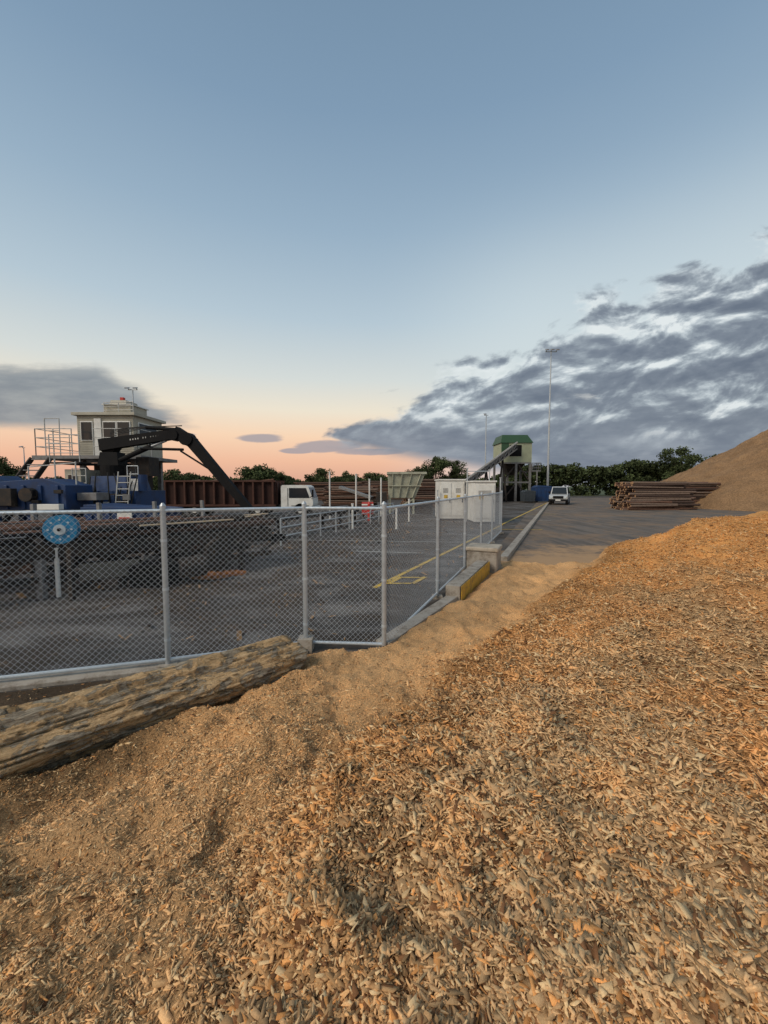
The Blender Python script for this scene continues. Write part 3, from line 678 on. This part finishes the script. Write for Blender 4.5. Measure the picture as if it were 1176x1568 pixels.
for z0 in (0,2.6):
    c_.beam((a0+.15,y0+.1,z0),(18,y0+.1,z0+2.6),.15,.15,dsteel); c_.beam((a1-.15,y0+.1,z0),(18,y0+.1,z0+2.6),.15,.15,dsteel)
    c_.box(a0,a1,y0,y0+.2,z0+2.5,z0+2.7,gsteel)
c_.add([(a0+.6,y0+.5,5.3),(a1-.6,y0+.5,5.3),(a1-.6,y1-.5,5.3),(a0+.6,y1-.5,5.3),(a0+1.5,y0+1.5,3.6),(a1-1.5,y0+1.5,3.6),(a1-1.5,y1-1.5,3.6),(a0+1.5,y1-1.5,3.6)],[(0,1,5,4),(1,2,6,5),(2,3,7,6),(3,0,4,7)],dsteel)
c_.box(a0+.6,a1-1.2,y0+.8,y1-1,0,2.2,black); c_.box(a1-1.1,a1+.6,y0-.5,y0+1.5,0,1.5,dsteel)
railing(c_,[(a1,y0-.2,4.2),(a1+1.2,y0-.2,4.2),(a1+1.2,y1,4.2)],1.0,gsteel,.05); c_.box(a1,a1+1.2,y0-.2,y1,4.05,4.2,gsteel)
c_.beam((a1+.6,y0-.4,0),(a1+.6,y0-.4,4.1),.15,.15,gsteel)
c_.obj('chip_bin_tower',.01)
v_=B(); pa=Vector((9.6,50,1.6)); pb=Vector((17.6,53.6,7.0)); d=(pb-pa)
for oy in (-.5,.5):
    for oz in (0,.8):
        v_.beam(pa+Vector((0,oy,oz)),pb+Vector((0,oy,oz)),.12,.12,gsteel)
    for i in range(12):
        p=pa+d*i/12; q=pa+d*(i+1)/12; o1=Vector((0,oy,0));o2=Vector((0,oy,.8))
        v_.beam(p+o1,q+o2,.07,.07,gsteel); v_.beam(p+o1,p+o2,.07,.07,gsteel)
v_.beam(pa+Vector((0,0,.3)),pb+Vector((0,0,.3)),.9,.2,rubber)
v_.beam(pa+Vector((0,-.62,.9)),pb+Vector((0,-.62,.9)),.05,.18,railw)
for u in (.15,.45,.75):
    p=pa+d*u; v_.beam((p.x-.6,p.y,0),(p.x,p.y,p.z),.18,.18,dsteel); v_.beam((p.x+.6,p.y,0),(p.x,p.y,p.z),.18,.18,dsteel)
v_.box(8.4,10.6,49,51,.3,2.2,gsteel); v_.box(11.5,15.0,51,53,0,1.9,dsteel); v_.box(12.2,13.6,50.6,51,.4,1.5,black)
v_.obj('inclined_conveyor')
def bin_(x,y,mt,w=1.5,h=1.9,name='blue_waste_bin'):
    q=B(); q.box(x-w/2,x+w/2,y-.7,y+.7,.15,h-.2,mt,taper=1.08); q.prism([(x-w*.57,h-.2),(x+w*.57,h-.2),(x+w*.5,h),(x-w*.3,h+.08)],y-.78,y+.78,mt)
    for xx in (x-w*.4,x+w*.4): q.cyl((xx,y-.72,.12),(xx,y-.6,.12),.12,rubber,10)
    for i in range(4): q.box(x-w*.45+i*w*.28,x-w*.40+i*w*.28,y-.79,y-.74,.4,h-.35,mt)
    return q.obj(name,.02)
bin_(20.5,52,blue,2.0,2.1); bin_(18.4,51,mat('dark_bin',(.04,.05,.06),.6),1.4,1.5,'waste_bin')

def pole(x,y,h,wd,n,name='floodlight_pole'):
    q=B(); q.cyl((x,y,0),(x,y,h),.17,galv,12,.07); q.cyl((x,y,0),(x,y,.5),.3,conc,12); q.box(x-wd/2,x+wd/2,y-.06,y+.06,h-.02,h+.08,galv)
    for i in range(n):
        xx=x-wd/2+.1+(wd-.2)*i/max(1,n-1); q.beam((xx,y,h+.1),(xx,y-.25,h+.25),.06,.06,galv)
        q.beam((xx,y-.1,h+.28),(xx,y-.65,h+.12),.42,.16,lampm)
    return q.obj(name)
pole(24.6,60,21.8,1.7,3); pole(19,75,15.2,.8,1); pole(-37.2,60,16.3,1.4,2); pole(-70,78,9.5,.5,1)

# ---------------------------------------------------------------- car
cb=B()
silv=mat('car_body_paint',(.45,.46,.46),.3,.2,.2,(.3,.28,.25),2,0)
lower=[(-2.15,.45),(2.1,.45),(2.15,.8),(2.1,1.12),(-.85,1.12),(-1.95,1.05),(-2.15,.9)]
cb.prism(lower,-.9,.9,silv)
upper=[(-.95,1.122),(2.08,1.122),(1.95,1.85),(1.8,1.93),(-.35,1.93),(-.5,1.88)]
vs=[]; n=len(upper)
for s_ in (-1,1):
    for (a,z) in upper: vs.append((a,s_*(.86 if z<1.3 else .74),z))
cb.add(vs,[tuple(range(n)),tuple(range(2*n-1,n-1,-1))]+[(i,n+i,n+(i+1)%n,(i+1)%n) for i in range(n)],silv)
cb.add([(-.97,-.76,1.16),(-.97,.76,1.16),(-.55,.66,1.85),(-.55,-.66,1.85)],[(0,1,2,3)],glass)
for s_ in (-1,1):
    for xa,xb in ((-.6,.2),(.32,1.1),(1.2,1.85)): cb.add([(xa,s_*.872,1.2),(xb,s_*.872,1.2),(xb-.05,s_*.772,1.78),(xa+.15,s_*.772,1.78)],[(0,1,2,3)],glass)
    for xx in (-1.4,1.35):
        cb.cyl((xx,s_*.68,.38),(xx,s_*.93,.38),.38,rubber,22); cb.cyl((xx,s_*.92,.38),(xx,s_*.94,.38),.2,ribw,14)
    cb.cyl((-2.14,s_*.68,.83),(-2.19,s_*.68,.83),.11,ribw,14); cb.box(-.75,-.6,s_*.98-.1,s_*.98+.1,1.2,1.4,black)
cb.box(-2.19,-2.152,-.5,.5,.68,.95,black); cb.box(-2.3,-2.1,-.92,.92,.42,.62,black); cb.box(-2.32,-2.302,-.25,.25,.46,.58,white)
M=Matrix.Translation((20.3,46,0))@Matrix.Rotation(math.radians(62),4,'Z')@Matrix.Scale(1.05,4)
cb.obj('parked_car',.04,M=M)

# ---------------------------------------------------------------- log stacks
def stack(name,x,y,length,rows,depthn,r,yaw=0,jit=.5,mats=(bark,bark2,bark3)):
    q=B(); R=Matrix.Rotation(yaw,3,'Z'); z=r; n=depthn
    for k in range(rows):
        for i in range(n):
            rr_=r*random.uniform(.6,1.12); yy=(i-(n-1)/2)*2*r; o=random.uniform(-jit,jit); l=length*random.uniform(.86,1.04)
            a=R@Vector((-l/2+o,yy,z+random.uniform(-.04,.04)))+Vector((x,y,0)); b_=R@Vector((l/2+o,yy+random.uniform(-.15,.15),z+random.uniform(-.07,.07)))+Vector((x,y,0))
            if random.random()<.5: a,b_=b_,a
            q.cyl(a,b_,rr_,random.choice(mats),9,rr_*.75,capmt=logend)
        z+=r*1.7; n-=1 if random.random()<.5 else 0
    return q.obj(name,smooth=False)
stack('log_stack',24.5,36.5,5.6,13,16,.11,.03,.45)
stack('log_stack',28.8,39.5,7.0,13,16,.11,.1,.5)
stack('log_stack',23.1,35.0,4.6,5,8,.09,.12,.5)
stack('log_stack',-8.5,62,9,12,26,.13,.1,.6); stack('log_stack',.5,66,9,13,26,.13,0,.6); stack('log_stack',8.5,60,7,14,24,.13,.05,.6); stack('log_stack',-18,68,9,10,26,.13,0,.6)
stack('log_stack',4.6,40,5,10,14,.12,.1,.5); stack('log_stack',-3.2,38,4.5,10,14,.12,.1,.5)
# big sawdust mountain
NRr,NAa=120,260
rr=np.linspace(0,1,NRr); aa=np.linspace(0,2*np.pi,NAa,endpoint=False); R,A=np.meshgrid(rr,aa,indexing='ij')
RR=19.5*(1+.06*np.cos(A*3+1)+.05*fbm(np.cos(A)*2+5,np.sin(A)*2+5,3,1))
x=47.5+R*RR*np.cos(A); y=43+R*RR*np.sin(A); z=11.3*(1-R)**1.02-.05+ (fbm(x*.5,y*.5,5,2)*1.0+fbm(x*2.5,y*2.5,3,3)*.25)*sm(1-R,0,.15)
z=np.where(R>.995,-.1,z)
V=np.stack([x.ravel(),y.ravel(),z.ravel()],1); idx=np.arange(NRr*NAa).reshape(NRr,NAa); nx=np.roll(idx,-1,1)
F=np.stack([idx[:-1],idx[1:],nx[1:],nx[:-1]],-1).reshape(-1,4)
n=fbm(x.ravel()*.3,y.ravel()*.3,4,4)+.5; n2=fbm(x.ravel()*1.4,y.ravel()*1.4,4,5)+.5
CC=(np.array([.34,.205,.105])*(1-n[:,None])+np.array([.28,.165,.085])*n[:,None])*(.75+.5*n2[:,None])
npmesh('sawdust_mountain',V,F,attrmat('sawdust_mountain',fine=9,lo=.55,hi=1.2,bstr=.8,bdist=.15),CC,True)
for (px,py,rd_,h) in ((-4.0,9.0,.3,.1),(-3.6,9.3,.2,.07)):
    n=500; r=np.sqrt(rng.random(n))*rd_; a=rng.random(n)*6.28; xs=px+r*np.cos(a)*1.5; ys=py+r*np.sin(a); zs=h*(1-r/rd_)*rng.random(n)+.01
    L=.03+.05*rng.random(n); yaw=rng.random(n)*6.28; tl=rng.normal(0,.4,n)
    ax_=np.stack([np.cos(yaw)*np.cos(tl),np.sin(yaw)*np.cos(tl),np.sin(tl)],1); bx_=np.stack([-np.sin(yaw),np.cos(yaw),0*yaw],1); P0=np.stack([xs,ys,zs],1)
    V=np.stack([P0+ax_*(i*L)[:,None]+bx_*(j*L*.4)[:,None] for i,j in ((-1,-1),(1,-1),(1,1),(-1,1))],1).reshape(-1,3)
    npmesh('chip_spill',V,np.arange(4*n).reshape(-1,4),attrmat('chip_spill',bstr=0),np.tile(np.array([.40,.17,.07]),(4*n,1)))
n=9000; xs=rng.uniform(-12,5,n); ys=rng.uniform(5.2,24,n); ok=(xs<(ys-4.9)*.41-.2)&(rng.random(n)<.25+1.2*sm(fbm(xs*.5,ys*.5,3,3),-.05,.12)); xs=xs[ok];ys=ys[ok];n=len(xs)
L=np.exp(rng.normal(0,.5,n))*.022*(1+.04*ys); yaw=rng.random(n)*6.28; ax_=np.stack([np.cos(yaw),np.sin(yaw),rng.normal(0,.25,n)],1); bx_=np.stack([-np.sin(yaw),np.cos(yaw),0*yaw],1); P0=np.stack([xs,ys,np.full(n,.012)+L*.2],1)
V=np.stack([P0+ax_*(i*L)[:,None]+bx_*(j*L*.3)[:,None] for i,j in ((-1,-1),(1,-1),(1,1),(-1,1))],1).reshape(-1,3)
C=np.repeat(np.where(rng.random(n)[:,None]<.5,np.array([.06,.035,.022]),np.array([.30,.18,.09]))*(.5+rng.random(n))[:,None],4,0)
npmesh('bark_debris',V,np.arange(4*n).reshape(-1,4),attrmat('bark_debris',bstr=0),C)

# ---------------------------------------------------------------- trees
leafm=attrmat('foliage',fine=3,lo=.7,hi=1.3,bstr=0,rough=.8)
barkt=mat('tree_bark',(.08,.055,.04),.9)
def leaves(cs,rs,per,size,shade):
    Vs=[];Cs=[]
    for c0,r0,sh in zip(cs,rs,shade):
        n=per; dv=rng.normal(size=(n,3)); dv/=np.linalg.norm(dv,axis=1)[:,None]; rad=r0*(rng.random(n)**.45)
        p=np.array(c0)+dv*rad[:,None]*np.array([1,1,.75])
        a=rng.normal(size=(n,3)); a/=np.linalg.norm(a,axis=1)[:,None]; b_=np.cross(a,rng.normal(size=(n,3))); b_/=np.linalg.norm(b_,axis=1)[:,None]
        sz=size*(.5+rng.random(n))[:,None]
        Vs.append(np.stack([p-a*sz,p+b_*sz*.6,p+a*sz,p-b_*sz*.6],1).reshape(-1,3))
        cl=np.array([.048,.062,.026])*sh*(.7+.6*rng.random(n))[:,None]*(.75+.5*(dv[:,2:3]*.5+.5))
        Cs.append(np.repeat(cl,4,0))
    V=np.concatenate(Vs); return V,np.arange(len(V)).reshape(-1,4),np.concatenate(Cs)
def tree(x,y,h,wd,name='deciduous_tree'):
    q=B(); q.cyl((x,y,0),(x,y,h*.4),h*.035,barkt,8,h*.025)
    cs=[];rs=[]
    nb=12
    for i in range(nb):
        a=i*2.4+random.random(); rr_=wd*.36*math.sqrt(random.random())*1.1; hz=h*random.uniform(.35,.82)
        e0=(x+rr_*math.cos(a),y+rr_*math.sin(a),hz); q.cyl((x,y,h*random.uniform(.2,.35)),e0,h*.014,barkt,5,h*.005)
        for j in range(3):
            cs.append((e0[0]+random.uniform(-1,1)*wd*.13,e0[1]+random.uniform(-1,1)*wd*.13,min(h*.9,e0[2]+random.uniform(-.1,.1)*h))); rs.append(wd*random.uniform(.12,.21))
    cs.append((x,y,h*.88)); rs.append(wd*.13)
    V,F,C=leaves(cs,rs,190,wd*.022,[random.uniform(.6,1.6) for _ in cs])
    par=bpy.data.objects.new(name,None); COL.objects.link(par)
    a=q.obj('trunk'); a.parent=par; b_=npmesh('crown',V,F,leafm,C); b_.parent=par
for (px,d,top,wp) in ((5,62,702,56),(270,90,722,50),(395,90,716,58),(430,95,726,30),(490,88,720,42),(530,92,724,36),(575,92,727,34),(640,85,716,34),(668,80,700,42),(700,80,706,34),(1040,84,686,52),(1095,88,698,60)):
    tree((px-588)/610*d,d,EYE+(745-top)/610*d+.5,wp/610*d*1.15)
def belt(name,x0,x1,y0,y1,h0,h1,n,size,per,rad):
    cs=[];rs=[];sh=[]
    for i in range(n):
        u=random.random(); x=x0+(x1-x0)*u; y=y0+(y1-y0)*u+random.uniform(-3,3); H=h0+(h1-h0)*float(vn(np.array([x*.12+40]),np.array([3.3]),2)[0])
        cs.append((x,y,H*math.sqrt(random.random())*.95)); rs.append(rad*random.uniform(.6,1.3)); sh.append(random.uniform(.5,1.5))
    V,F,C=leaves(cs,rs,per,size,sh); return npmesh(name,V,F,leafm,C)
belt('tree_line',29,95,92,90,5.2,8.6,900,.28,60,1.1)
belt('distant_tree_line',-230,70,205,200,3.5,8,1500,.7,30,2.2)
